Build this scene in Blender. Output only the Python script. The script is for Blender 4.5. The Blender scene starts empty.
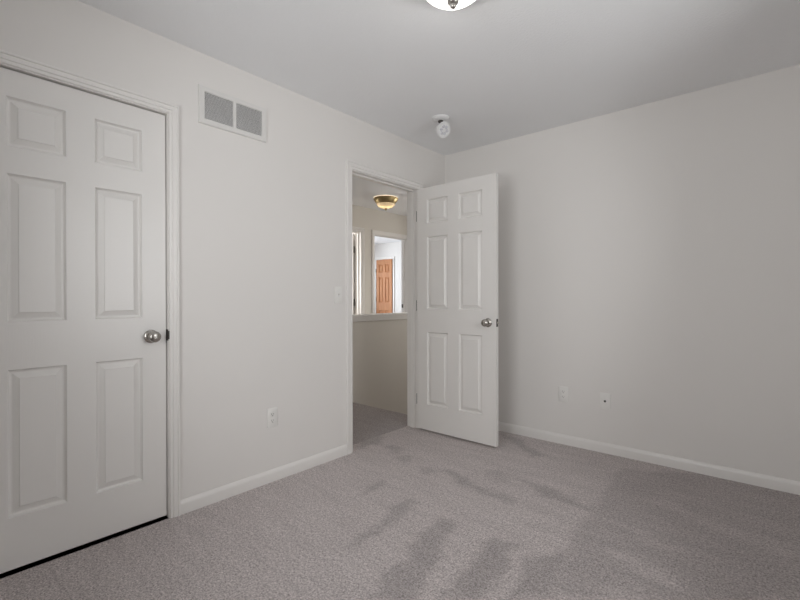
import bpy, bmesh, math, random
from mathutils import Vector, Matrix
from mathutils import noise as mnoise

# ------------------------------------------------------------------ camera, world, light, exposure
scn = bpy.context.scene
COL = scn.collection

CAM = (2.35913, -3.37977, 1.11741)
F_PX, YAW, PITCH, ROLL = 441.5856, 0.710982, -0.0034555, -0.0018121
H = 2.44                                   # ceiling height

cd = bpy.data.cameras.new('camera')
cam = bpy.data.objects.new('camera', cd)
COL.objects.link(cam)
fw = Vector((-math.sin(YAW) * math.cos(PITCH), math.cos(YAW) * math.cos(PITCH), math.sin(PITCH)))
rt = Vector((math.cos(YAW), math.sin(YAW), 0))
up = rt.cross(fw)
r2 = rt * math.cos(ROLL) + up * math.sin(ROLL)
u2 = -rt * math.sin(ROLL) + up * math.cos(ROLL)
m = Matrix((r2, u2, -fw)).transposed().to_4x4()
m.translation = Vector(CAM)
cam.matrix_world = m
cd.sensor_width = 36.0
cd.lens = F_PX / 800 * 36.0
cd.clip_start = 0.02
scn.camera = cam

world = bpy.data.worlds.new('sky')
scn.world = world
world.use_nodes = True
wn = world.node_tree.nodes
wn['Background'].inputs['Color'].default_value = (0.72, 0.84, 1.0, 1)
wn['Background'].inputs['Strength'].default_value = 1.0


def area_light(name, loc, direction, sx, sy, power, color):
    l = bpy.data.lights.new(name, 'AREA')
    l.shape = 'RECTANGLE'
    l.size, l.size_y = sx, sy
    l.energy = power
    l.color = color
    o = bpy.data.objects.new(name, l)
    COL.objects.link(o)
    o.location = loc
    o.rotation_euler = Vector(direction).to_track_quat('-Z', 'Z').to_euler()
    return o


# daylight just outside each window; the front and hall ones are added fill
area_light('daylight_bedroom', (3.30, -1.72, 1.50), (-1, 0, 0), 1.15, 1.55, 58, (0.985, 0.985, 0.978))
area_light('fill_light_front', (1.45, -4.20, 1.50), (0, 1, 0), 1.45, 1.55, 66, (0.985, 0.985, 0.978))
area_light('daylight_far_bedroom', (-6.65, 2.75, 1.5), (1, 0, 0), 1.5, 1.5, 280, (0.88, 0.94, 1.0))
area_light('daylight_side_room', (-4.45, -0.1, 1.5), (1, 0, 0), 1.3, 1.4, 230, (1.0, 0.98, 0.95))
area_light('fill_light_hall', (-0.65, 3.62, 1.55), (0, -1, 0), 0.95, 1.15, 55, (1.0, 0.94, 0.86))
HALL_BULB = 1.8
ROOM_BULB = 14.0

scn.view_settings.view_transform = 'Standard'
scn.view_settings.look = 'None'
scn.view_settings.gamma = 1.0
scn.view_settings.use_curve_mapping = False
scn.view_settings.exposure = -0.50
try:
    scn.cycles.use_denoising = True
    scn.cycles.max_bounces = 14
    scn.cycles.diffuse_bounces = 8
    scn.cycles.transparent_max_bounces = 12
    scn.cycles.sample_clamp_indirect = 8
    scn.cycles.caustics_reflective = False
    scn.cycles.caustics_refractive = False
except Exception:
    pass

# ------------------------------------------------------------------ materials


def new_mat(name):
    mt = bpy.data.materials.new(name)
    mt.use_nodes = True
    nt = mt.node_tree
    return mt, nt, nt.nodes['Principled BSDF']


def noise(nt, scale, detail=2.0, rough=0.5, coord='Object', stretch=None):
    tc = nt.nodes.new('ShaderNodeTexCoord')
    n = nt.nodes.new('ShaderNodeTexNoise')
    n.inputs['Scale'].default_value = scale
    n.inputs['Detail'].default_value = detail
    n.inputs['Roughness'].default_value = rough
    if stretch:
        mp = nt.nodes.new('ShaderNodeMapping')
        mp.inputs['Scale'].default_value = stretch
        nt.links.new(tc.outputs[coord], mp.inputs['Vector'])
        nt.links.new(mp.outputs['Vector'], n.inputs['Vector'])
    else:
        nt.links.new(tc.outputs[coord], n.inputs['Vector'])
    return n


def bump(nt, bsdf, src, strength, dist):
    b = nt.nodes.new('ShaderNodeBump')
    b.inputs['Strength'].default_value = strength
    b.inputs['Distance'].default_value = dist
    nt.links.new(src, b.inputs['Height'])
    nt.links.new(b.outputs['Normal'], bsdf.inputs['Normal'])
    return b


def paint(name, col, rough=0.6, spec=0.3, bscale=220, bstr=0.15, bdist=0.001, var=0.02, stretch=None):
    mt, nt, b = new_mat(name)
    b.inputs['Roughness'].default_value = rough
    b.inputs['Specular IOR Level'].default_value = spec
    n = noise(nt, 2.3, 3)
    mix = nt.nodes.new('ShaderNodeMix')
    mix.data_type = 'RGBA'
    mix.inputs['A'].default_value = tuple(c * (1 - var) for c in col) + (1,)
    mix.inputs['B'].default_value = tuple(min(1, c * (1 + var)) for c in col) + (1,)
    nt.links.new(n.outputs['Fac'], mix.inputs['Factor'])
    nt.links.new(mix.outputs['Result'], b.inputs['Base Color'])
    if bstr:
        n2 = noise(nt, bscale, 4, 0.6, stretch=stretch)
        bump(nt, b, n2.outputs['Fac'], bstr, bdist)
    return mt


def plain(name, col, rough=0.4, metal=0.0, spec=0.5):
    mt, nt, b = new_mat(name)
    b.inputs['Roughness'].default_value = rough
    b.inputs['Metallic'].default_value = metal
    b.inputs['Specular IOR Level'].default_value = spec
    n = noise(nt, 40, 2)
    mix = nt.nodes.new('ShaderNodeMix')
    mix.data_type = 'RGBA'
    mix.inputs['A'].default_value = tuple(c * 0.96 for c in col) + (1,)
    mix.inputs['B'].default_value = tuple(min(1, c * 1.04) for c in col) + (1,)
    nt.links.new(n.outputs['Fac'], mix.inputs['Factor'])
    nt.links.new(mix.outputs['Result'], b.inputs['Base Color'])
    return mt


M_WALL = paint('wall_paint', (0.765, 0.746, 0.724), 0.62, 0.25, 160, 0.10, 0.001, 0.012)
M_HALL = paint('hall_tinted_paint', (0.700, 0.670, 0.620), 0.62, 0.25, 160, 0.10, 0.001, 0.012)  # off-white wall paint with the warm, dim hall light tinted in
M_CEIL = paint('ceiling_paint', (0.850, 0.858, 0.870), 0.85, 0.1, 75, 0.55, 0.004, 0.015)
M_TRIM = paint('trim_paint', (0.785, 0.767, 0.745), 0.35, 0.5, 60, 0.04, 0.001, 0.01)
M_DOOR = paint('door_paint', (0.775, 0.760, 0.738), 0.33, 0.5, 1.0, 0.22, 0.0012, 0.012, stretch=(260, 260, 9))
M_PLATE = plain('white_plastic', (0.80, 0.79, 0.765), 0.35)
M_VENT = plain('white_enamel', (0.72, 0.71, 0.69), 0.4)
M_LOUVER = plain('louver_enamel', (0.72, 0.715, 0.71), 0.5)
M_DARK = plain('dark_void', (0.03, 0.03, 0.03), 0.9, 0, 0.1)
M_SLOT = plain('dark_slot', (0.06, 0.055, 0.05), 0.6)
M_NICKEL = plain('satin_nickel', (0.46, 0.44, 0.41), 0.24, 1.0)
M_DKNICKEL = plain('dark_nickel', (0.085, 0.078, 0.07), 0.45, 0.8)
M_BRASS = plain('antique_brass', (0.43, 0.33, 0.17), 0.34, 1.0)
M_WHITE = plain('white_lamp_enamel', (0.78, 0.78, 0.78), 0.4)
M_CELL = plain('lens_cell_plastic', (0.60, 0.60, 0.64), 0.2)


def wood():
    mt, nt, b = new_mat('honey_wood')
    b.inputs['Roughness'].default_value = 0.5
    b.inputs['Specular IOR Level'].default_value = 0.2
    n = noise(nt, 1.0, 4, 0.6, stretch=(28, 28, 2.0))
    cr = nt.nodes.new('ShaderNodeValToRGB')
    cr.color_ramp.elements[0].position = 0.3
    cr.color_ramp.elements[0].color = (0.40, 0.165, 0.070, 1)
    cr.color_ramp.elements[1].position = 0.72
    cr.color_ramp.elements[1].color = (0.56, 0.270, 0.130, 1)
    nt.links.new(n.outputs['Fac'], cr.inputs['Fac'])
    nt.links.new(cr.outputs['Color'], b.inputs['Base Color'])
    return mt


M_WOOD = wood()


def carpet():
    mt, nt, b = new_mat('carpet_pile')
    b.inputs['Roughness'].default_value = 0.95
    b.inputs['Specular IOR Level'].default_value = 0.05
    if 'Sheen Weight' in b.inputs:
        b.inputs['Sheen Weight'].default_value = 0.12
        b.inputs['Sheen Roughness'].default_value = 0.5
    n1 = noise(nt, 135, 4.0, 0.85)               # tufts
    n2 = noise(nt, 1.5, 6, 0.70, stretch=(2.2, 9.0, 1.0))                # worn areas of the pile
    at = nt.nodes.new('ShaderNodeAttribute')
    at.attribute_name = 'nap_shade'                   # how the vacuum laid the pile, plus one painted shadow edge
    cr = nt.nodes.new('ShaderNodeValToRGB')
    e = cr.color_ramp.elements
    e[0].position = 0.375
    e[0].color = (0.168, 0.147, 0.143, 1)
    e[1].position = 0.625
    e[1].color = (0.850, 0.772, 0.758, 1)
    n3 = noise(nt, 62, 3.0, 0.8)
    ad = nt.nodes.new('ShaderNodeMix')
    ad.inputs['Factor'].default_value = 0.26
    nt.links.new(n1.outputs['Fac'], ad.inputs['A'])
    nt.links.new(n3.outputs['Fac'], ad.inputs['B'])
    nt.links.new(ad.outputs['Result'], cr.inputs['Fac'])
    # nap + soft noise -> brightness factor
    mr = nt.nodes.new('ShaderNodeMapRange')
    mr.inputs['From Min'].default_value = 0.3
    mr.inputs['From Max'].default_value = 0.7
    mr.inputs['To Min'].default_value = 0.87
    mr.inputs['To Max'].default_value = 1.05
    nt.links.new(n2.outputs['Fac'], mr.inputs['Value'])
    mm = nt.nodes.new('ShaderNodeMath')
    mm.operation = 'MULTIPLY'
    nt.links.new(mr.outputs['Result'], mm.inputs[0])
    nt.links.new(at.outputs['Fac'], mm.inputs[1])
    vm = nt.nodes.new('ShaderNodeVectorMath')
    vm.operation = 'SCALE'
    nt.links.new(cr.outputs['Color'], vm.inputs[0])
    nt.links.new(mm.outputs['Value'], vm.inputs['Scale'])
    nt.links.new(vm.outputs['Vector'], b.inputs['Base Color'])
    bump(nt, b, n1.outputs['Fac'], 0.7, 0.008)
    return mt


M_CARPET = carpet()


def frosted(name, col, emit, transp):
    """White opal glass of a lit lamp: lets its bulb's light through, glows with it."""
    mt = bpy.data.materials.new(name)
    mt.use_nodes = True
    nt = mt.node_tree
    nt.nodes.clear()
    out = nt.nodes.new('ShaderNodeOutputMaterial')
    tr = nt.nodes.new('ShaderNodeBsdfTransparent')
    tr.inputs['Color'].default_value = col + (1,)
    df = nt.nodes.new('ShaderNodeBsdfPrincipled')
    df.inputs['Base Color'].default_value = col + (1,)
    df.inputs['Roughness'].default_value = 0.25
    df.inputs['Emission Color'].default_value = col + (1,)
    df.inputs['Emission Strength'].default_value = emit
    mx = nt.nodes.new('ShaderNodeMixShader')
    mx.inputs['Fac'].default_value = transp
    nt.links.new(df.outputs[0], mx.inputs[1])
    nt.links.new(tr.outputs[0], mx.inputs[2])
    nt.links.new(mx.outputs[0], out.inputs['Surface'])
    return mt


def glass():
    mt = bpy.data.materials.new('window_glass')
    mt.use_nodes = True
    nt = mt.node_tree
    nt.nodes.clear()
    out = nt.nodes.new('ShaderNodeOutputMaterial')
    tr = nt.nodes.new('ShaderNodeBsdfTransparent')
    gl = nt.nodes.new('ShaderNodeBsdfGlossy')
    gl.inputs['Roughness'].default_value = 0.02
    fr = nt.nodes.new('ShaderNodeFresnel')
    fr.inputs['IOR'].default_value = 1.3
    mx = nt.nodes.new('ShaderNodeMixShader')
    nt.links.new(fr.outputs[0], mx.inputs['Fac'])
    nt.links.new(tr.outputs[0], mx.inputs[1])
    nt.links.new(gl.outputs[0], mx.inputs[2])
    nt.links.new(mx.outputs[0], out.inputs['Surface'])
    return mt


M_GLASS = glass()
M_DOME = frosted('opal_glass', (1.0, 0.99, 0.97), 0.85, 0.25)
M_BOWL = frosted('alabaster_glass', (1.0, 0.84, 0.58), 0.42, 0.30)

# ------------------------------------------------------------------ mesh helpers


def link(name, bm, mat, parent=None, smooth=None, kind=None):
    me = bpy.data.meshes.new(name)
    bmesh.ops.recalc_face_normals(bm, faces=bm.faces)
    if smooth is not None:
        ang = math.radians(smooth)
        for f in bm.faces:
            f.smooth = True
        for e in bm.edges:
            if len(e.link_faces) == 2 and e.calc_face_angle(0) > ang:
                e.smooth = False
    bm.to_mesh(me)
    bm.free()
    if mat:
        me.materials.append(mat)
    o = bpy.data.objects.new(name, me)
    COL.objects.link(o)
    if parent:
        o.parent = parent
    if kind:
        o['kind'] = kind
    return o


def tag(o, label, cat, group=None, kind=None):
    o['label'] = label
    o['category'] = cat
    if group:
        o['group'] = group
    if kind:
        o['kind'] = kind
    return o


def empty(name, loc, rotz=0.0):
    o = bpy.data.objects.new(name, None)
    COL.objects.link(o)
    o.location = loc
    o.rotation_euler = (0, 0, rotz)
    o.empty_display_size = 0.1
    return o


def box(bm, lo, hi, bevel=0.0, seg=2):
    (x0, y0, z0), (x1, y1, z1) = lo, hi
    vs = [bm.verts.new(p) for p in ((x0, y0, z0), (x1, y0, z0), (x1, y1, z0), (x0, y1, z0),
                                    (x0, y0, z1), (x1, y0, z1), (x1, y1, z1), (x0, y1, z1))]
    fs = [bm.faces.new([vs[i] for i in q]) for q in
          ((0, 3, 2, 1), (4, 5, 6, 7), (0, 1, 5, 4), (1, 2, 6, 5), (2, 3, 7, 6), (3, 0, 4, 7))]
    if bevel:
        es = list({e for f in fs for e in f.edges})
        bmesh.ops.bevel(bm, geom=es, offset=bevel, segments=seg, affect='EDGES', profile=0.5)


def lathe(bm, prof, mat4=None, seg=32):
    """Revolve (radius, height) points round local z, then place with mat4."""
    mat4 = mat4 or Matrix()
    rings = []
    for r, z in prof:
        if r < 1e-6:
            rings.append([bm.verts.new(mat4 @ Vector((0, 0, z)))])
        else:
            rings.append([bm.verts.new(mat4 @ Vector((r * math.cos(2 * math.pi * k / seg), r * math.sin(2 * math.pi * k / seg), z)))
                          for k in range(seg)])
    for a, b in zip(rings, rings[1:]):
        for k in range(seg):
            k2 = (k + 1) % seg
            if len(a) == 1 and len(b) == 1:
                continue
            if len(a) == 1:
                bm.faces.new((a[0], b[k], b[k2]))
            elif len(b) == 1:
                bm.faces.new((a[k], b[0], a[k2]))
            else:
                bm.faces.new((a[k], b[k], b[k2], a[k2]))


def axis_mat(origin, direction):
    q = Vector(direction).normalized().to_track_quat('Z', 'Y')
    mm = q.to_matrix().to_4x4()
    mm.translation = Vector(origin)
    return mm


def wall_panel(name, frame, a0, a1, z0, z1, th, openings, mat, holes_below=None):
    """Wall slab with openings. frame(a, z, d) maps to world; d runs 0..th into the wall."""
    cuts_a = sorted({a0, a1} | {v for o in openings for v in o[:2] if a0 < v < a1})
    cuts_z = sorted({z0, z1} | {v for o in openings for v in o[2:4] if z0 < v < z1})
    na, nz = len(cuts_a) - 1, len(cuts_z) - 1

    def solid(i, j):
        if not (0 <= i < na and 0 <= j < nz):
            return False
        ca, cz = (cuts_a[i] + cuts_a[i + 1]) / 2, (cuts_z[j] + cuts_z[j + 1]) / 2
        return not any(o[0] < ca < o[1] and o[2] < cz < o[3] for o in openings)
    bm = bmesh.new()
    vd = {}

    def v(i, j, d):
        k = (i, j, d)
        if k not in vd:
            vd[k] = bm.verts.new(frame(cuts_a[i], cuts_z[j], d * th))
        return vd[k]
    for i in range(na):
        for j in range(nz):
            if not solid(i, j):
                continue
            bm.faces.new((v(i, j, 0), v(i + 1, j, 0), v(i + 1, j + 1, 0), v(i, j + 1, 0)))
            bm.faces.new((v(i, j, 1), v(i, j + 1, 1), v(i + 1, j + 1, 1), v(i + 1, j, 1)))
            if not solid(i - 1, j):
                bm.faces.new((v(i, j, 0), v(i, j + 1, 0), v(i, j + 1, 1), v(i, j, 1)))
            if not solid(i + 1, j):
                bm.faces.new((v(i + 1, j, 0), v(i + 1, j, 1), v(i + 1, j + 1, 1), v(i + 1, j + 1, 0)))
            if not solid(i, j - 1):
                bm.faces.new((v(i, j, 0), v(i, j, 1), v(i + 1, j, 1), v(i + 1, j, 0)))
            if not solid(i, j + 1):
                bm.faces.new((v(i, j + 1, 0), v(i + 1, j + 1, 0), v(i + 1, j + 1, 1), v(i, j + 1, 1)))
    return link(name, bm, mat, kind='structure')


CASING = [(0.0, 0.0), (0.0, 0.008), (0.003, 0.0105), (0.0125, 0.0110), (0.0145, 0.0090), (0.0175, 0.0092), (0.021, 0.0145), (0.038, 0.0150), (0.040, 0.0128),
          (0.043, 0.0130), (0.046, 0.0180), (0.050, 0.0185), (0.054, 0.0178), (0.057, 0.0150), (0.057, 0.0)]


def casing_strip(bm, frame, a0, a1, zt, z0=0.0, wf=1.0):
    """Mitred door casing round an opening; d is the distance out of the wall face."""
    rows = []
    for w, d in CASING:
        w *= wf
        rows.append([bm.verts.new(frame(*p)) for p in ((a0 - w, z0, d), (a0 - w, zt + w, d), (a1 + w, zt + w, d), (a1 + w, z0, d))])
    for r, s in zip(rows, rows[1:]):
        for k in range(3):
            bm.faces.new((r[k], r[k + 1], s[k + 1], s[k]))
    bm.faces.new([r[0] for r in rows])
    bm.faces.new([r[3] for r in rows])


def jamb_strip(bm, frame, a0, a1, zt, depth, th, stop=None, z0=0.0):
    """Jamb lining of thickness th inside rough opening (a0-th .. a1+th); stop = (d0, d1, proud)."""
    def b(aa, ab, za, zb, da, db):
        p = [frame(x, z, d) for x in (aa, ab) for z in (za, zb) for d in (da, db)]
        lo = [min(q[i] for q in p) for i in range(3)]
        hi = [max(q[i] for q in p) for i in range(3)]
        box(bm, lo, hi)
    b(a0 - th, a0, z0, zt, 0, -depth)
    b(a1, a1 + th, z0, zt, 0, -depth)
    b(a0 - th, a1 + th, zt, zt + th, 0, -depth)
    if stop:
        d0, d1, pr = stop
        b(a0, a0 + pr, z0, zt - pr, -d0, -d1)
        b(a1 - pr, a1, z0, zt - pr, -d0, -d1)
        b(a0, a1, zt - pr, zt, -d0, -d1)


BASE = [(0.0, 0.0), (0.0135, 0.0), (0.0135, 0.050), (0.0125, 0.056), (0.009, 0.063), (0.0055, 0.069), (0.003, 0.0715), (0.0, 0.072)]


def baseboard(name, runs, label):
    bm = bmesh.new()
    for fr, a0, a1 in runs:
        r0 = [bm.verts.new(fr(a0, z, d)) for d, z in BASE]
        r1 = [bm.verts.new(fr(a1, z, d)) for d, z in BASE]
        n = len(BASE)
        for k in range(n):
            bm.faces.new((r0[k], r0[(k + 1) % n], r1[(k + 1) % n], r1[k]))
        bm.faces.new(r0)
        bm.faces.new(r1[::-1])
    return tag(link(name, bm, M_TRIM, smooth=25), label, 'baseboard', kind='structure')


# frames: (along, height, distance out of the face towards the viewer's side)
def f_left(a, z, d): return (d, a, z)                 # bedroom face of the left wall, x = 0
def f_left_in(a, z, d): return (-d, a, z)             # going into the left wall
def f_back(a, z, d): return (a, -d, z)
def f_back_in(a, z, d): return (a, d, z)
def f_hall(a, z, d): return (-0.115 - d, a, z)        # hall face of the left wall
XF = -2.20                                            # hall face of the far hall wall
def f_far(a, z, d): return (XF + d, a, z)
def f_far_in(a, z, d): return (XF - d, a, z)
def f_farb(a, z, d): return (XF - 0.115 - d, a, z)


# ------------------------------------------------------------------ setting: floor, ceiling, walls
NAP_SHADE = [
    (-1, [(0.771, -1.505), (0.852, -1.499), (0.907, -1.696), (0.916, -1.985), (0.865, -2.06), (0.845, -1.814)], .8),
    (-1, [(1.036, -1.532), (1.147, -1.516), (1.259, -1.843), (1.331, -2.104), (1.176, -2.237), (1.138, -1.965)], .9),
    (-1, [(1.322, -1.527), (1.446, -1.521), (1.502, -1.769), (1.514, -1.946), (1.402, -2.043), (1.387, -1.825)], 1.),
    (-1, [(1.547, -1.587), (1.648, -1.442), (1.706, -1.782), (1.585, -1.886)], .9),
    (-1, [(1.58, -0.268), (1.606, -0.886), (1.618, -1.215), (1.657, -1.502), (1.698, -1.789), (2.413, -1.177), (2.95, -1.1), (2.95, -0.0), (2.439, -0.0), (1.978, -0.0)], .62),
    (1, [(1.669, -1.031), (1.718, -1.003), (2.034, -1.06), (2.073, -1.128), (1.927, -1.099)], .75),
    (1, [(1.779, -1.32), (1.821, -1.294), (2.042, -1.333), (2.108, -1.402), (2.005, -1.421)], .9),
    (1, [(1.763, -0.625), (1.817, -0.596), (2.288, -0.701), (2.422, -0.769), (2.42, -0.849), (2.2, -0.81)], .6),
    (1, [(1.828, -1.572), (1.867, -1.515), (2.022, -1.512), (1.909, -1.608)], .7),
    (-1, [(0.518, -1.06), (0.59, -1.022), (0.69, -1.092), (0.652, -1.167)], .7),
    (-1, [(0.827, -1.079), (0.879, -1.035), (0.978, -1.104), (0.931, -1.162)], 1.),
    (-1, [(0.671, -1.044), (0.74, -1.007), (1.278, -1.119), (1.267, -1.191), (0.975, -1.143)], .8),
    (-1, [(0.904, -0.845), (0.988, -0.773), (1.105, -0.92), (1.055, -1.001)], .5),
    (-1, [(0.108, -0.909), (0.139, -0.852), (0.276, -0.964), (0.254, -1.037)], .7),
    (-1, [(0.316, -1.011), (0.365, -0.969), (0.464, -1.036), (0.435, -1.108)], .7),
    (-1, [(0.504, -1.545), (0.511, -1.388), (0.57, -1.416), (0.551, -1.709)], .7),
    (-1, [(0.611, -0.092), (0.729, -0.061), (1.097, -0.344), (1.06, -0.428)], .8),  # shadow edge by the open door, painted in as darker carpet
    (-1, [(1.082, -0.821), (1.398, -0.853), (1.646, -0.954), (1.607, -0.988), (1.321, -0.953)], .8),
    (-1, [(-0.254, -0.897), (-0.231, -0.662), (-0.005, -0.819), (0.022, -1.098)], .9),
]


def poly_cover(p, poly, soft=0.035):
    x, y = p
    inside, dmin = False, 9.0
    n = len(poly)
    for i in range(n):
        (x0, y0), (x1, y1) = poly[i], poly[(i + 1) % n]
        if (y0 > y) != (y1 > y) and x < (x1 - x0) * (y - y0) / (y1 - y0) + x0:
            inside = not inside
        L2 = (x1 - x0) ** 2 + (y1 - y0) ** 2
        t = max(0, min(1, ((x - x0) * (x1 - x0) + (y - y0) * (y1 - y0)) / L2))
        dmin = min(dmin, math.hypot(x - x0 - t * (x1 - x0), y - y0 - t * (y1 - y0)))
    sd = dmin if inside else -dmin
    return max(0.0, min(1.0, 0.5 + sd / soft))


def build_floor():
    rnd = random.Random(4)
    bm = bmesh.new()
    lay = bm.verts.layers.float.new('nap_shade')
    S = 0.025
    vd = {}

    def ok(cx, cy):
        if 0 <= cx <= 2.95 and -3.85 <= cy <= 0:
            return True
        if -0.115 <= cx <= 0 and -1.191 <= cy <= -0.389:
            return True
        return False

    def v(x, y):
        k = (round(x, 4), round(y, 4))
        if k not in vd:
            w = bm.verts.new((x, y, 0))
            dk = lt = 0.0
            if -2.4 < y and x > -0.3:
                q = Vector((x * 9, y * 9, 0.3))
                q2 = Vector((x * 30, y * 30, 1.7))
                jx = x + 0.045 * mnoise.noise(q) + 0.02 * mnoise.noise(q2) + rnd.uniform(-.008, .008)
                jy = y + 0.045 * mnoise.noise(q + Vector((7, 3, 1))) + 0.02 * mnoise.noise(q2 + Vector((3, 9, 4))) + rnd.uniform(-.008, .008)
                for s, poly, wt in NAP_SHADE:
                    c = poly_cover((jx, jy), poly) * wt
                    if s < 0:
                        dk = max(dk, c)
                    else:
                        lt = max(lt, c)
            w[lay] = 1.05 - 0.28 * dk * (1 - lt)
            vd[k] = w
        return vd[k]
    xs = [-0.115 + 0.115 * i / 4 for i in range(4)] + [i * S for i in range(119)]
    ys = [-3.85 + i * S for i in range(155)]
    ys = sorted({round(y, 4) for y in ys if y <= 0} | {0.0, -1.191, -0.389})
    for i in range(len(xs) - 1):
        for j in range(len(ys) - 1):
            if ok((xs[i] + xs[i + 1]) / 2, (ys[j] + ys[j + 1]) / 2):
                bm.faces.new((v(xs[i], ys[j]), v(xs[i + 1], ys[j]), v(xs[i + 1], ys[j + 1]), v(xs[i], ys[j + 1])))
    o = link('floor', bm, M_CARPET)
    return tag(o, 'grey cut-pile carpet with vacuum strokes covering the bedroom floor', 'floor', kind='structure')


build_floor()


def flat_carpet(name, rects, label):
    bm = bmesh.new()
    lay = bm.verts.layers.float.new('nap_shade')
    for x0, y0, x1, y1 in rects:
        vs = [bm.verts.new(p) for p in ((x0, y0, 0), (x1, y0, 0), (x1, y1, 0), (x0, y1, 0))]
        for w in vs:
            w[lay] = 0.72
        bm.faces.new(vs)
    return tag(link(name, bm, M_CARPET), label, 'floor', kind='structure')


STAIR_Y = -0.115
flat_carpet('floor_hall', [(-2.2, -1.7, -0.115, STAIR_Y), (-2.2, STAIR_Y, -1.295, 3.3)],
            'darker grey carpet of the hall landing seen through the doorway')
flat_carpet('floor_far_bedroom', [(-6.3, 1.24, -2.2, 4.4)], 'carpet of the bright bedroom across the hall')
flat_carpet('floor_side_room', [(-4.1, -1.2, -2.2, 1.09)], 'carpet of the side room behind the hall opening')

bm = bmesh.new()
box(bm, (-6.6, -4.0, H), (3.1, 4.6, H + 0.1))
tag(link('ceiling', bm, M_CEIL), 'white stipple-textured flat ceiling over the bedroom and hall', 'ceiling', kind='structure')

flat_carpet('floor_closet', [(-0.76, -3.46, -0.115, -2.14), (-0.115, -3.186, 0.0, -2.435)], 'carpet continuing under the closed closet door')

flat_carpet('floor_closet', [(-0.76, -3.46, -0.115, -2.14), (-0.115, -3.186, 0.0, -2.435)], 'carpet continuing under the closed closet door')

# left wall with closet and hall doorways
wl = wall_panel('wall_left', f_left_in, -3.95, 3.4, -0.001, H, 0.115,
                [(-3.186, -2.435, -1, 2.069), (-1.191, -0.389, -1, 2.066)], M_WALL)
tag(wl, 'off-white painted wall with the closet door, the air vent and the hall doorway', 'wall')
wb = wall_panel('wall_back', f_back_in, 0, 3.05, -0.001, H, 0.115, [], M_WALL)
tag(wb, 'off-white wall behind the open door with two wall plates', 'wall')
WIN = (-2.15, -1.22, 0.78, 2.12)
wr = wall_panel('wall_right', lambda a, z, d: (2.95 + d, a, z), -3.95, 0.0, -0.001, H, 0.14, [WIN], M_WALL)
tag(wr, 'off-white wall with the bedroom window', 'wall')
FILL_WIN = (0.85, 2.05, 0.78, 2.12)
wfz = wall_panel('wall_front', lambda a, z, d: (a, -3.85 - d, z), 0, 2.95, -0.001, H, 0.14, [FILL_WIN], M_WALL)
tag(wfz, 'off-white wall at the closet end of the bedroom', 'wall')

# closet interior behind the closed door
bm = bmesh.new()
box(bm, (-0.80, -3.5, 0), (-0.76, -2.1, H))
box(bm, (-0.76, -3.5, 0), (-0.115, -3.46, H))
box(bm, (-0.76, -2.14, 0), (-0.115, -2.1, H))
tag(link('wall_closet', bm, M_WALL, kind='structure'), 'closet interior walls behind the closed six-panel door', 'wall')

# hall walls
DOOR2 = (1.335, 2.090)
DOOR3 = (0.285, 1.056)
wfar = wall_panel('wall_hall', f_far_in, -1.8, 4.5, -0.001, H, 0.115,
                  [(DOOR2[0] - .019, DOOR2[1] + .019, -1, 2.089), (DOOR3[0] - .019, DOOR3[1] + .019, -1, 2.089)], M_HALL)
tag(wfar, 'beige-tinted off-white far wall of the hall with two door openings', 'wall')
we = wall_panel('wall_hall_end', lambda a, z, d: (a, 3.3 + d, z), -2.2, -0.115, -2.7, H, 0.12, [(-1.05, -0.25, 1.0, 2.1)], M_HALL)
tag(we, 'beige-tinted off-white end wall of the hall beyond the stairs', 'wall')
bm = bmesh.new()
box(bm, (-2.2, -1.8, 0), (-0.115, -1.7, H))
tag(link('wall_landing', bm, M_HALL, kind='structure'), 'beige-tinted off-white side wall of the landing', 'wall')
bm = bmesh.new()
box(bm, (-0.115, STAIR_Y, -2.7), (0.0, 3.4, -0.001))
tag(link('wall_stairwell', bm, M_HALL, kind='structure'), 'lower stairwell wall under the left bedroom wall', 'wall')

# half wall guarding the stairs
bm = bmesh.new()
box(bm, (-1.295, -0.30, 0.0), (-1.18, 3.3, 0.915))
box(bm, (-1.295, STAIR_Y, -2.7), (-1.18, 3.3, 0.0))
hw = tag(link('wall_half', bm, M_HALL, kind='structure'), 'beige-tinted off-white half wall with painted cap guarding the stairs', 'half wall')
bm = bmesh.new()
box(bm, (-1.320, -0.325, 0.915), (-1.155, 3.3, 0.938), 0.006)
link('cap', bm, M_TRIM, hw)
bm = bmesh.new()
box(bm, (-1.18, -0.30, 0.862), (-1.168, 3.3, 0.915), 0.003)
box(bm, (-1.168, -0.30, 0.893), (-1.161, 3.3, 0.915), 0.002)
box(bm, (-1.307, -0.30, 0.862), (-1.295, 3.3, 0.915), 0.003)
link('apron', bm, M_TRIM, hw)

# stairs going down beyond the landing
bm = bmesh.new()
lay = bm.verts.layers.float.new('nap_shade')
pts = [(STAIR_Y, 0.0), (STAIR_Y + 0.012, -0.010), (STAIR_Y + 0.012, -0.028), (STAIR_Y, -0.036)]
y, z = STAIR_Y, 0.0
for k in range(13):
    z -= 0.19
    pts.append((y, z))
    y += 0.255
    pts.append((y + 0.018, z))
    pts.append((y + 0.020, z - 0.02))
    pts.append((y, z - 0.03))
r0 = [bm.verts.new((-1.18, a, b)) for a, b in pts]
r1 = [bm.verts.new((-0.115, a, b)) for a, b in pts]
for w in r0 + r1:
    w[lay] = 0.96
for k in range(len(pts) - 1):
    bm.faces.new((r0[k], r0[k + 1], r1[k + 1], r1[k]))
tag(link('stairs', bm, M_CARPET), 'grey carpeted stairs going down from the landing', 'stairs', kind='structure')

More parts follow.
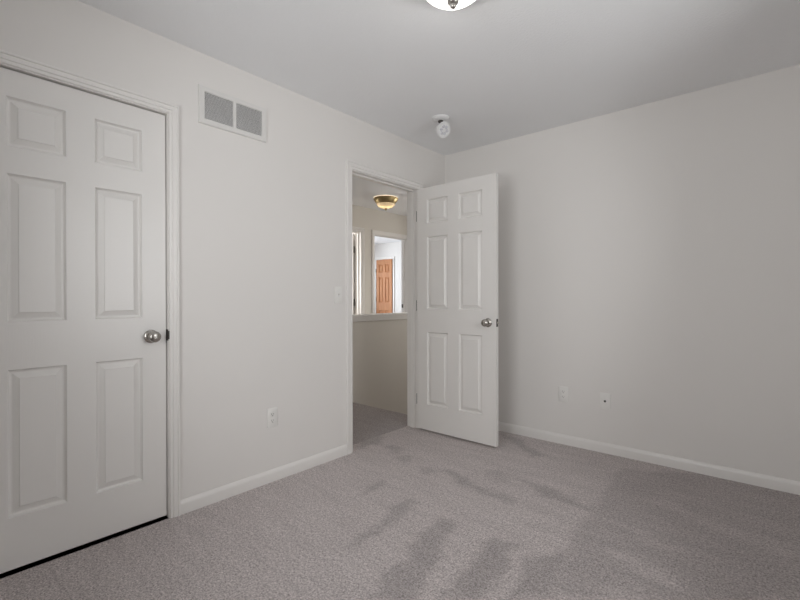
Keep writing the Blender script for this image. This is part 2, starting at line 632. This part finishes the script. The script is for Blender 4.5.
# far bedroom and side room across the hall
bm = bmesh.new()
box(bm, (-6.3, 4.4, 0), (-2.315, 4.5, H))
tag(link('wall_far_bedroom', bm, M_WALL, kind='structure'), 'bright white wall around the wooden door in the far bedroom', 'wall')
wx = wall_panel('wall_far_bedroom_side', lambda a, z, d: (-6.3 - d, a, z), 1.24, 4.5, -0.001, H, 0.12, [(2.1, 3.4, 0.8, 2.1)], M_WALL)
tag(wx, 'white window wall of the far bedroom', 'wall')
bm = bmesh.new()
box(bm, (-6.3, 1.09, 0), (-2.315, 1.24, H))
tag(link('wall_partition', bm, M_WALL, kind='structure'), 'white partition between the two rooms across the hall', 'wall')
wy = wall_panel('wall_side_room', lambda a, z, d: (-4.1 - d, a, z), -1.3, 1.09, -0.001, H, 0.12, [(-0.7, 0.5, 0.8, 2.1)], M_WALL)
tag(wy, 'white window wall of the side room', 'wall')
bm = bmesh.new()
box(bm, (-4.1, -1.3, 0), (-2.315, -1.2, H))
tag(link('wall_side_room_end', bm, M_WALL, kind='structure'), 'white end wall of the side room', 'wall')


# windows: frame with sill, two sashes and panes
def window(name, frame, a0, a1, z0, z1, th, label):
    def bx(bm, aa, ab, za, zb, da, db, bv=0.0):
        p = [frame(x, z, d) for x in (aa, ab) for z in (za, zb) for d in (da, db)]
        box(bm, [min(q[i] for q in p) for i in range(3)], [max(q[i] for q in p) for i in range(3)], bv)
    bm = bmesh.new()
    t = 0.04
    bx(bm, a0, a0 + t, z0, z1, 0.03, th)
    bx(bm, a1 - t, a1, z0, z1, 0.03, th)
    bx(bm, a0 + t, a1 - t, z1 - t, z1, 0.03, th)
    bx(bm, a0 + t, a1 - t, z0, z0 + t, 0.03, th)
    w = tag(link(name, bm, M_TRIM), label, 'window', kind='structure')
    zm = (z0 + z1) / 2
    for (za, zb, d0) in ((z0 + t, zm + 0.02, 0.05), (zm - 0.02, z1 - t, 0.085)):
        bm = bmesh.new()
        s = 0.035
        bx(bm, a0 + t, a0 + t + s, za, zb, d0, d0 + 0.03)
        bx(bm, a1 - t - s, a1 - t, za, zb, d0, d0 + 0.03)
        bx(bm, a0 + t + s, a1 - t - s, za, za + s, d0, d0 + 0.03)
        bx(bm, a0 + t + s, a1 - t - s, zb - s, zb, d0, d0 + 0.03)
        sh = link('sash', bm, M_TRIM, w)
        bm = bmesh.new()
        bx(bm, a0 + t + s, a1 - t - s, za + s, zb - s, d0 + 0.012, d0 + 0.016)
        link('pane', bm, M_GLASS, sh)
    bm = bmesh.new()
    bx(bm, a0 - 0.05, a1 + 0.05, z0 - 0.025, z0, -0.04, 0.03, 0.004)
    link('sill', bm, M_TRIM, w)
    return w


window('window_1', lambda a, z, d: (2.95 + d, a, z), *WIN, 0.14, 'white double-hung window lighting the bedroom from the right')
window('fill_window_front', lambda a, z, d: (a, -3.85 - d, z), *FILL_WIN, 0.14, 'added unseen double-hung window giving fill light from the front wall')  # unseen window added to brighten the back wall
window('fill_window_hall', lambda a, z, d: (a, 3.3 + d, z), -1.05, -0.25, 1.0, 2.1, 0.12, 'added unseen double-hung window giving fill light at the hall end')  # made-up window that brings fill light into the hall
window('window_2', lambda a, z, d: (-6.3 - d, a, z), 2.1, 3.4, 0.8, 2.1, 0.12, 'white double-hung window of the far bedroom')
window('window_3', lambda a, z, d: (-4.1 - d, a, z), -0.7, 0.5, 0.8, 2.1, 0.12, 'white double-hung window of the side room')

# ------------------------------------------------------------------ trim
ZT = 2.047
bm = bmesh.new()
casing_strip(bm, f_left, -3.176, -2.4440, ZT + 0.014, wf=0.82)
jamb_strip(bm, f_left, -3.173, -2.4475, ZT + 0.0105, 0.115, 0.0115, stop=(0.056, 0.09, 0.011))
tag(link('trim_1', bm, M_TRIM, smooth=30), 'white moulded casing and jamb around the closed closet door', 'door casing', kind='structure')
bm = bmesh.new()
casing_strip(bm, f_left, -1.178, -0.401, ZT + 0.008)
casing_strip(bm, f_hall, -1.178, -0.401, ZT + 0.008)
jamb_strip(bm, f_left, -1.175, -0.405, ZT + 0.003, 0.115, 0.0155, stop=(0.040, 0.075, 0.011))
tag(link('trim_2', bm, M_TRIM, smooth=30), 'white moulded casing and jamb around the open hall doorway', 'door casing', kind='structure')
bm = bmesh.new()
casing_strip(bm, f_far, DOOR2[0] - .005, DOOR2[1] + .005, 2.075)
casing_strip(bm, f_farb, DOOR2[0] - .005, DOOR2[1] + .005, 2.075)
jamb_strip(bm, f_far, DOOR2[0], DOOR2[1], 2.07, 0.115, 0.018, stop=(0.05, 0.075, 0.011))
t3 = tag(link('trim_3', bm, M_TRIM, smooth=30), 'casing and jamb of the hall opening leading to the bright bedroom', 'door casing', kind='structure')
bm = bmesh.new()
casing_strip(bm, f_far, DOOR3[0] - .005, DOOR3[1] + .005, 2.075)
casing_strip(bm, f_farb, DOOR3[0] - .005, DOOR3[1] + .005, 2.075)
jamb_strip(bm, f_far, DOOR3[0], DOOR3[1], 2.07, 0.115, 0.018, stop=(0.045, 0.07, 0.011))
tag(link('trim_4', bm, M_TRIM, smooth=30), 'sunlit white casing and jamb at the left edge of the hall view', 'door casing', kind='structure')
WD = (-5.068, -4.570)
bm = bmesh.new()
casing_strip(bm, lambda a, z, d: (a, 4.4 - d, z), WD[0] - .005, WD[1] + .005, 2.052)
tag(link('trim_5', bm, M_TRIM, smooth=30), 'white casing around the wooden door', 'door casing', kind='structure')
# strike plate on the hall opening's right jamb
bm = bmesh.new()
box(bm, (XF - 0.113, DOOR2[1] - 0.003, 0.965), (XF - 0.078, DOOR2[1], 1.025))
link('strike_plate', bm, M_DKNICKEL, t3)

baseboard('baseboard_left', [(f_left, -2.397, -1.236), (f_left, -0.343, -0.0135), (f_left, -3.85, -3.237)],
          'white baseboard along the vent wall between closet door and doorway')
baseboard('baseboard_back', [(f_back, 0.0, 2.95)], 'white baseboard along the wall under the two wall plates')
baseboard('baseboard_right', [(lambda a, z, d: (2.95 - d, a, z), -3.85, 0.0)], 'white baseboard under the bedroom window')
baseboard('baseboard_front', [(lambda a, z, d: (a, -3.85 + d, z), 0.0, 2.95)], 'white baseboard at the closet end of the bedroom')
baseboard('baseboard_hall', [(f_far, 2.155, 3.3), (f_far, 1.12, 1.27)], 'white baseboard along the far hall wall')

# ------------------------------------------------------------------ doors


def slab(bm, W, Ht, T, px, pz):
    """Six-panel moulded door leaf: x across from the hinge, front face at y = 0 looking to -y."""
    xs = sorted({0, W} | {v for p in px for v in p})
    zs = sorted({0, Ht} | {v for p in pz for v in p})
    prof = [(0.0, 0.0), (0.003, 0.0075), (0.007, 0.0142), (0.011, 0.0155), (0.015, 0.0150), (0.036, 0.0050), (0.038, 0.0020)]

    def face(sgn, y0):
        vd = {}

        def v(x, z, y=0.0):
            k = (round(x, 5), round(z, 5), round(y, 5))
            if k not in vd:
                vd[k] = bm.verts.new((x, y0 + sgn * y, z))
            return vd[k]
        for i in range(len(xs) - 1):
            for j in range(len(zs) - 1):
                x0, x1, z0, z1 = xs[i], xs[i + 1], zs[j], zs[j + 1]
                if (x0, x1) in px and (z0, z1) in pz:
                    rings = [[v(x0 + w, z0 + w, d), v(x1 - w, z0 + w, d), v(x1 - w, z1 - w, d), v(x0 + w, z1 - w, d)] for w, d in prof]
                    for r, s in zip(rings, rings[1:]):
                        for k in range(4):
                            bm.faces.new((r[k], r[(k + 1) % 4], s[(k + 1) % 4], s[k]))
                    bm.faces.new(rings[-1])
                else:
                    bm.faces.new((v(x0, z0), v(x1, z0), v(x1, z1), v(x0, z1)))
        return v
    v0 = face(1, 0.0)
    v1 = face(-1, T)
    for a, b in (((0, 0), (0, Ht)), ((W, 0), (W, Ht)), ((0, 0), (W, 0)), ((0, Ht), (W, Ht))):
        if a[0] == b[0]:
            for z0, z1 in zip(zs, zs[1:]):
                bm.faces.new((v0(a[0], z0), v0(a[0], z1), v1(a[0], z1), v1(a[0], z0)))
        else:
            for x0, x1 in zip(xs, xs[1:]):
                bm.faces.new((v0(x0, a[1]), v0(x1, a[1]), v1(x1, a[1]), v1(x0, a[1])))


KNOB = [(0.0, 0.0), (0.033, 0.0), (0.0335, 0.003), (0.031, 0.007), (0.022, 0.010), (0.0135, 0.013), (0.0115, 0.020), (0.0115, 0.030),
        (0.015, 0.034), (0.022, 0.038), (0.0265, 0.044), (0.0278, 0.050), (0.0265, 0.056), (0.022, 0.0605), (0.014, 0.0635), (0.0075, 0.0645),
        (0.0070, 0.0635), (0.0, 0.0635)]


def door(name, W, Ht, T, loc, rotz, mat, px, pz, label, knob=None, latch=False):
    bm = bmesh.new()
    slab(bm, W, Ht, T, px, pz)
    d = link(name, bm, mat, smooth=18)
    d.location = loc
    d.rotation_euler = (0, 0, rotz)
    tag(d, label, 'door', kind='structure')
    if knob:
        kx, kz = knob
        for y, s in ((0.0, -1), (T, 1)):
            bm = bmesh.new()
            lathe(bm, KNOB, axis_mat((kx, y, kz), (0, s, 0)), 40)
            k = link('door_knob', bm, M_NICKEL, d, smooth=40)
            k['label'] = 'round satin nickel knob'
    if latch:
        bm = bmesh.new()
        box(bm, (W - 0.0005, T / 2 - 0.0125, knob[1] - 0.029), (W + 0.0018, T / 2 + 0.0125, knob[1] + 0.029), 0.0005, 1)
        lp = link('latch_plate', bm, M_DKNICKEL, d)
        bm = bmesh.new()
        box(bm, (W + 0.0018, T / 2 - 0.008, knob[1] - 0.010), (W + 0.012, T / 2 + 0.006, knob[1] + 0.010), 0.002, 1)
        link('latch_bolt', bm, M_NICKEL, lp)
    return d


def hinge(parent, x, y, z, mat=M_DKNICKEL, leaf=None):
    bm = bmesh.new()
    lathe(bm, [(0, -0.048), (0.004, -0.048), (0.0045, -0.045), (0.0062, -0.044), (0.0062, 0.044), (0.0045, 0.045), (0.004, 0.049), (0, 0.049)],
          Matrix.Translation((x, y, z)), 12)
    if leaf:
        box(bm, *leaf)
    return link('hinge', bm, mat, parent, smooth=40)


PZ = [(0.215, 0.820), (1.010, 1.615), (1.726, 1.926)]
PZ1 = [(0.211, 0.816), (1.012, 1.618), (1.730, 1.931)]
# closed closet door
wd = 0.7170
d1 = door('door_1', wd, 2.039, 0.035, (-0.018, -3.1685, 0.0125), math.pi / 2, M_DOOR,
          [(0.1060, 0.3030), (0.4110, 0.6075)], PZ1,
          'closed white six-panel closet door with a nickel knob, beside the vent', knob=(0.646, 0.918))
bm = bmesh.new()
box(bm, (wd + 0.0005, 0.004, 0.880), (wd + 0.0035, 0.030, 0.945))
link('latch_plate', bm, M_DKNICKEL, d1)
for z in (0.25, 1.05, 1.80):
    hinge(d1, -0.003, -0.006, z)
# dark strike lip on the closet jamb
t1 = bpy.data.objects['trim_1']
bm = bmesh.new()
box(bm, (-0.050, -2.4490, 0.905), (-0.001, -2.4465, 0.962), 0.001, 1)
box(bm, (-0.002, -2.4485, 0.912), (0.0085, -2.4440, 0.955), 0.002, 1)
link('strike_plate', bm, M_DKNICKEL, t1)

# open bedroom door, swung about ninety degrees into the room
wo = 0.756
d2 = door('door_2', wo, 2.027, 0.035, (0.0115, -0.4335, 0.017), math.radians(-0.9), M_DOOR,
          [(0.1080, 0.3210), (0.4260, 0.6390)], PZ,
          'white six-panel door standing open into the room in front of the back wall', knob=(0.690, 0.918), latch=True)
for z in (0.245, 1.04, 1.80):
    hinge(d2, -0.0075, 0.026, z, leaf=((-0.0075, 0.003, z - 0.044), (-0.0005, 0.026, z + 0.044)))

# door of the side room, swung back into it
door('door_3', 0.755, 2.045, 0.035, (XF - 0.130, 1.053, 0.012), math.pi, M_DOOR,
     [(0.112, 0.322), (0.432, 0.643)], PZ, 'white door swung back into the side room at the left edge of the hall view', knob=(0.69, 0.918))
for z in (0.24, 1.05, 1.815):
    hinge(bpy.data.objects['door_3'], -0.0075, 0.014, z, mat=M_DKNICKEL)
# wooden closet door in the far bedroom
ww = WD[1] - WD[0]
d4 = door('door_4', ww, 2.035, 0.03, (WD[0], 4.367, 0.012), 0, M_WOOD,
          [(0.085, 0.215), (0.29, 0.42)], PZ, 'honey brown wooden six-panel door in the bright room across the hall')
for z in (0.24, 1.09, 1.78):
    hinge(d4, -0.006, -0.006, z, mat=M_DKNICKEL)
bm = bmesh.new()
box(bm, (-0.014, -0.002, 0.0), (-0.001, 0.028, 1.80))  # dark strip standing in for the shaded gap beside the hinges
link('hinge_gap_shade', bm, M_DKNICKEL, d4)

# ------------------------------------------------------------------ things on the walls


def rounded_plate(bm, w, h, t):
    """Wall plate in local coordinates: x across, z up, rear at y = 0, front at y = -t."""
    box(bm, (-w / 2, -t, -h / 2), (w / 2, 0, h / 2), 0.0024, 3)


def screw(bm, x, z, y, r=0.0032):
    lathe(bm, [(r, 0.0), (r, 0.0006), (r * 0.7, 0.0012), (0, 0.0013)], axis_mat((x, y, z), (0, -1, 0)), 12)


def outlet(loc, rotz, label):
    root = empty('wall_outlet', loc, rotz)
    tag(root, label, 'outlet', 'duplex wall outlets')
    bm = bmesh.new()
    rounded_plate(bm, 0.072, 0.117, 0.0055)
    link('cover_plate', bm, M_PLATE, root, smooth=40)
    for s in (-1, 1):
        z = s * 0.0195
        bm = bmesh.new()
        prof = []
        for k in range(28):
            a = 2 * math.pi * k / 28
            prof.append((0.0172 * math.cos(a), max(-0.0135, min(0.0135, 0.0172 * math.sin(a)))))
        f = [bm.verts.new((x, -0.0072, z + zz)) for x, zz in prof]
        g = [bm.verts.new((x, -0.004, z + zz)) for x, zz in prof]
        bm.faces.new(f)
        for k in range(28):
            bm.faces.new((f[k], f[(k + 1) % 28], g[(k + 1) % 28], g[k]))
        rc = link('receptacle', bm, M_PLATE, root)
        bm = bmesh.new()
        box(bm, (-0.0078, -0.0076, z - 0.002), (-0.0054, -0.0068, z + 0.0075))
        box(bm, (0.0054, -0.0076, z - 0.001), (0.0078, -0.0068, z + 0.0065))
        lathe(bm, [(0.0028, 0), (0.0028, 0.0006), (0, 0.0006)], axis_mat((0, -0.0070, z - 0.0075), (0, -1, 0)), 12)
        link('slots', bm, M_SLOT, rc)
    bm = bmesh.new()
    screw(bm, 0, 0, -0.0055)
    link('screw', bm, M_PLATE, root, smooth=40)
    return root


LEFT = math.pi / 2                       # local -y looks to +x
outlet((0.0, -1.844, 0.390), LEFT, 'white outlet low on the left wall between closet door and doorway')
outlet((1.101, 0.0, 0.383), 0.0, 'white outlet on the back wall, the plate next to the open door')

root = empty('coax_plate', (1.402, 0.0, 0.374))
tag(root, 'white cable plate with one dark jack in its middle on the back wall', 'wall plate')
bm = bmesh.new()
rounded_plate(bm, 0.072, 0.117, 0.0055)
link('cover_plate', bm, M_PLATE, root, smooth=40)
bm = bmesh.new()
lathe(bm, [(0.0078, 0), (0.0078, 0.004), (0.0052, 0.0042), (0.0050, 0.011), (0.003, 0.0112), (0.003, 0.008), (0, 0.008)],
      axis_mat((0, -0.0055, 0), (0, -1, 0)), 16)
link('jack', bm, M_DKNICKEL, root, smooth=40)
for sz in (0.042, -0.042):
    bm = bmesh.new()
    screw(bm, 0, sz, -0.0055)
    link('screw', bm, M_PLATE, root, smooth=40)

root = empty('light_switch', (0.0, -1.3085, 1.143), LEFT)
tag(root, 'white toggle light switch on the wall beside the doorway casing', 'light switch')
bm = bmesh.new()
rounded_plate(bm, 0.072, 0.117, 0.0055)
link('cover_plate', bm, M_PLATE, root, smooth=40)
bm = bmesh.new()
box(bm, (-0.0055, -0.0062, -0.0125), (0.0055, -0.005, 0.0125))
link('toggle_slot', bm, M_LOUVER, root)
bm = bmesh.new()
vs = [bm.verts.new(p) for p in ((-0.0042, -0.005, -0.004), (0.0042, -0.005, -0.004), (0.0042, -0.005, 0.007), (-0.0042, -0.005, 0.007),
                                (-0.0034, -0.018, 0.007), (0.0034, -0.018, 0.007), (0.0034, -0.0165, 0.0125), (-0.0034, -0.0165, 0.0125))]
for q in ((0, 1, 5, 4), (1, 2, 6, 5), (2, 3, 7, 6), (3, 0, 4, 7), (4, 5, 6, 7)):
    bm.faces.new([vs[i] for i in q])
link('toggle', bm, M_PLATE, root)
for sz in (0.030, -0.030):
    bm = bmesh.new()
    screw(bm, 0, sz, -0.0055)
    link('screw', bm, M_PLATE, root, smooth=40)

# return air grille high on the left wall
VY0, VY1, VZ0, VZ1 = -2.293, -1.882, 2.060, 2.264
root = empty('air_vent', (0.0, (VY0 + VY1) / 2, VZ0), LEFT)
tag(root, 'white two-section air return grille high on the left wall', 'air vent')
hwid, hh = (VY1 - VY0) / 2, VZ1 - VZ0
bm = bmesh.new()
fx, fz = 0.032, 0.028
D = 0.011


def ring_frame(bm, holes):
    xs = sorted({-hwid, hwid} | {v for q in holes for v in q[:2]})
    zs = sorted({0, hh} | {v for q in holes for v in q[2:]})
    for i in range(len(xs) - 1):
        for j in range(len(zs) - 1):
            c = ((xs[i] + xs[i + 1]) / 2, (zs[j] + zs[j + 1]) / 2)
            if any(q[0] < c[0] < q[1] and q[2] < c[1] < q[3] for q in holes):
                continue
            x0, x1, z0, z1 = xs[i], xs[i + 1], zs[j], zs[j + 1]
            bx0, bx1 = (0.003 if i == 0 else 0), (0.003 if i == len(xs) - 2 else 0)
            bz0, bz1 = (0.003 if j == 0 else 0), (0.003 if j == len(zs) - 2 else 0)
            f = [bm.verts.new(p) for p in ((x0 + bx0, -D, z0 + bz0), (x1 - bx1, -D, z0 + bz0), (x1 - bx1, -D, z1 - bz1), (x0 + bx0, -D, z1 - bz1))]
            g = [bm.verts.new(p) for p in ((x0, 0, z0), (x1, 0, z0), (x1, 0, z1), (x0, 0, z1))]
            bm.faces.new(f)
            for k in range(4):
                bm.faces.new((f[k], f[(k + 1) % 4], g[(k + 1) % 4], g[k]))


holes = [(-hwid + fx, -0.009, fz, hh - fz), (0.009, hwid - fx, fz, hh - fz)]
ring_frame(bm, holes)
link('frame', bm, M_VENT, root)
bm = bmesh.new()
box(bm, (-hwid + 0.01, -0.0012, 0.01), (hwid - 0.01, -0.0002, hh - 0.01))  # dark sheet in place of the shade inside the duct
link('duct_shade', bm, M_DARK, root)
for q in holes:
    bm = bmesh.new()
    n = 23
    for k in range(n):
        z = q[2] + (q[3] - q[2]) * (k + 0.5) / n
        p = [(-0.0030, z + 0.0036), (-0.0084, z - 0.0030), (-0.0091, z - 0.0022), (-0.0037, z + 0.0042)]
        a = [bm.verts.new((q[0], yy, zz)) for yy, zz in p]
        b = [bm.verts.new((q[1], yy, zz)) for yy, zz in p]
        for t in range(4):
            bm.faces.new((a[t], a[(t + 1) % 4], b[(t + 1) % 4], b[t]))
        bm.faces.new(a)
        bm.faces.new(b[::-1])
    link('louvers', bm, M_LOUVER, root)
for sx in (-1, 1):
    bm = bmesh.new()
    screw(bm, sx * (hwid - 0.016), hh / 2, -D, 0.004)
    link('screw', bm, M_LOUVER, root, smooth=40)


# ------------------------------------------------------------------ lamps
def point(name, parent, loc, power, color, r):
    l = bpy.data.lights.new(name, 'POINT')
    l.energy = power
    l.color = color
    l.shadow_soft_size = r
    o = bpy.data.objects.new(name, l)
    COL.objects.link(o)
    o.parent = parent
    o.location = loc
    return o


# flush dome in the middle of the bedroom ceiling
root = empty('ceiling_light', (1.350, -1.875, H))
tag(root, 'white glass dome light with nickel finial in the middle of the bedroom ceiling', 'ceiling light')
bm = bmesh.new()
lathe(bm, [(0, -0.0005), (0.152, -0.0005), (0.158, -0.006), (0.156, -0.022), (0.148, -0.034), (0.139, -0.036), (0.134, -0.028), (0, -0.026)], None, 64)
link('ceiling_pan', bm, M_NICKEL, root, smooth=35)
bm = bmesh.new()
R, dep = 0.136, 0.084
prof = [(R * math.cos(t * math.pi / 2 / 14), -0.030 - dep * math.sin(t * math.pi / 2 / 14)) for t in range(15)]
prof[-1] = (0.0, prof[-1][1])
lathe(bm, prof, None, 64)
link('glass_dome', bm, M_DOME, root, smooth=60)
bm = bmesh.new()
lathe(bm, [(0, 0.004), (0.022, 0.004), (0.024, -0.001), (0.023, -0.006), (0.020, -0.011), (0.013, -0.016), (0.012, -0.020), (0.012, -0.024), (0.007, -0.030), (0, -0.032)],
      Matrix.Translation((0, 0, -0.030 - dep)), 24)
link('finial', bm, M_NICKEL, root, smooth=40)
point('bulb', root, (0, 0, -0.070), ROOM_BULB, (1.0, 0.975, 0.94), 0.03)

# brass bowl light on the hall ceiling
root = empty('hall_ceiling_light', (-1.560, 0.890, H))
tag(root, 'brass ceiling light with alabaster glass bowl in the hall', 'ceiling light')
bm = bmesh.new()
lathe(bm, [(0, -0.0005), (0.060, -0.0005), (0.060, -0.012), (0.020, -0.016), (0.012, -0.030), (0, -0.030)], None, 40)
link('ceiling_canopy', bm, M_BRASS, root, smooth=35)
bm = bmesh.new()
lathe(bm, [(0.150, -0.010), (0.160, -0.011), (0.163, -0.014), (0.161, -0.026), (0.153, -0.043), (0.141, -0.060), (0.128, -0.075), (0.118, -0.085),
           (0.115, -0.083), (0.125, -0.072), (0.138, -0.057), (0.149, -0.041), (0.156, -0.025), (0.157, -0.016), (0.150, -0.010)], None, 56)
link('brass_pan', bm, M_BRASS, root, smooth=35)
bm = bmesh.new()
R, dep, z0 = 0.119, 0.062, -0.080
prof = [(R * math.cos(t * math.pi / 2 / 12), z0 - dep * math.sin(t * math.pi / 2 / 12)) for t in range(13)]
prof[-1] = (0.0, prof[-1][1])
lathe(bm, prof, None, 56)
link('glass_bowl', bm, M_BOWL, root, smooth=60)
bm = bmesh.new()
lathe(bm, [(0, 0.002), (0.016, 0.002), (0.018, -0.004), (0.012, -0.010), (0.013, -0.016), (0.010, -0.024), (0, -0.028)],
      Matrix.Translation((0, 0, z0 - dep)), 20)
link('finial', bm, M_BRASS, root, smooth=40)
point('bulb', root, (0, 0, -0.060), HALL_BULB, (1.0, 0.89, 0.74), 0.03)

# white swivel spotlight near the corner
SX, SY = 0.473, -0.730
root = empty('spotlight', (SX, SY, H))
tag(root, 'white swivelling spotlight on the ceiling near the corner', 'spotlight')
bm = bmesh.new()
lathe(bm, [(0, -0.0005), (0.062, -0.0005), (0.063, -0.006), (0.058, -0.014), (0.044, -0.020), (0.016, -0.022), (0, -0.022)], None, 40)
link('canopy', bm, M_WHITE, root, smooth=40)
bm = bmesh.new()
lathe(bm, [(0, -0.020), (0.018, -0.020), (0.019, -0.030), (0.014, -0.036), (0.008, -0.038), (0.008, -0.050), (0, -0.052)], None, 20)
link('swivel_joint', bm, M_SLOT, root, smooth=40)
aim = Vector((0.86, -0.22, -0.50)).normalized()
cen = Vector((0.034, -0.006, -0.100))           # middle of the lens
back = cen - aim * 0.075
bm = bmesh.new()
lathe(bm, [(0, 0), (0.018, 0.0), (0.022, 0.004), (0.024, 0.022), (0.034, 0.040), (0.052, 0.058), (0.058, 0.064), (0.058, 0.076), (0.055, 0.078), (0.053, 0.070)],
      axis_mat(back, aim), 40)
hd = link('lamp_head', bm, M_WHITE, root, smooth=35)
bm = bmesh.new()
lathe(bm, [(0.053, 0.070), (0.049, 0.0760), (0.043, 0.0770), (0.041, 0.0750), (0.014, 0.0750), (0.012, 0.0790), (0, 0.0800)],
      axis_mat(back, aim), 40)
lens = link('lens', bm, M_WHITE, hd, smooth=25)
for k in range(6):
    a = 2 * math.pi * k / 6
    bm = bmesh.new()
    lathe(bm, [(0.0112, 0.0745), (0.0112, 0.0775), (0.008, 0.081), (0, 0.0825)],
          axis_mat(back, aim) @ Matrix.Translation((0.0265 * math.cos(a), 0.0265 * math.sin(a), 0)), 14)
    link('lens_cell', bm, M_CELL, hd, smooth=40)
bm = bmesh.new()
a, b = Vector((0, 0, -0.046)), back + aim * 0.014
mm = axis_mat(a, b - a)
L = (b - a).length
lathe(bm, [(0, 0), (0.008, 0), (0.008, L), (0, L)], mm, 14)
link('arm', bm, M_DKNICKEL, root, smooth=40)
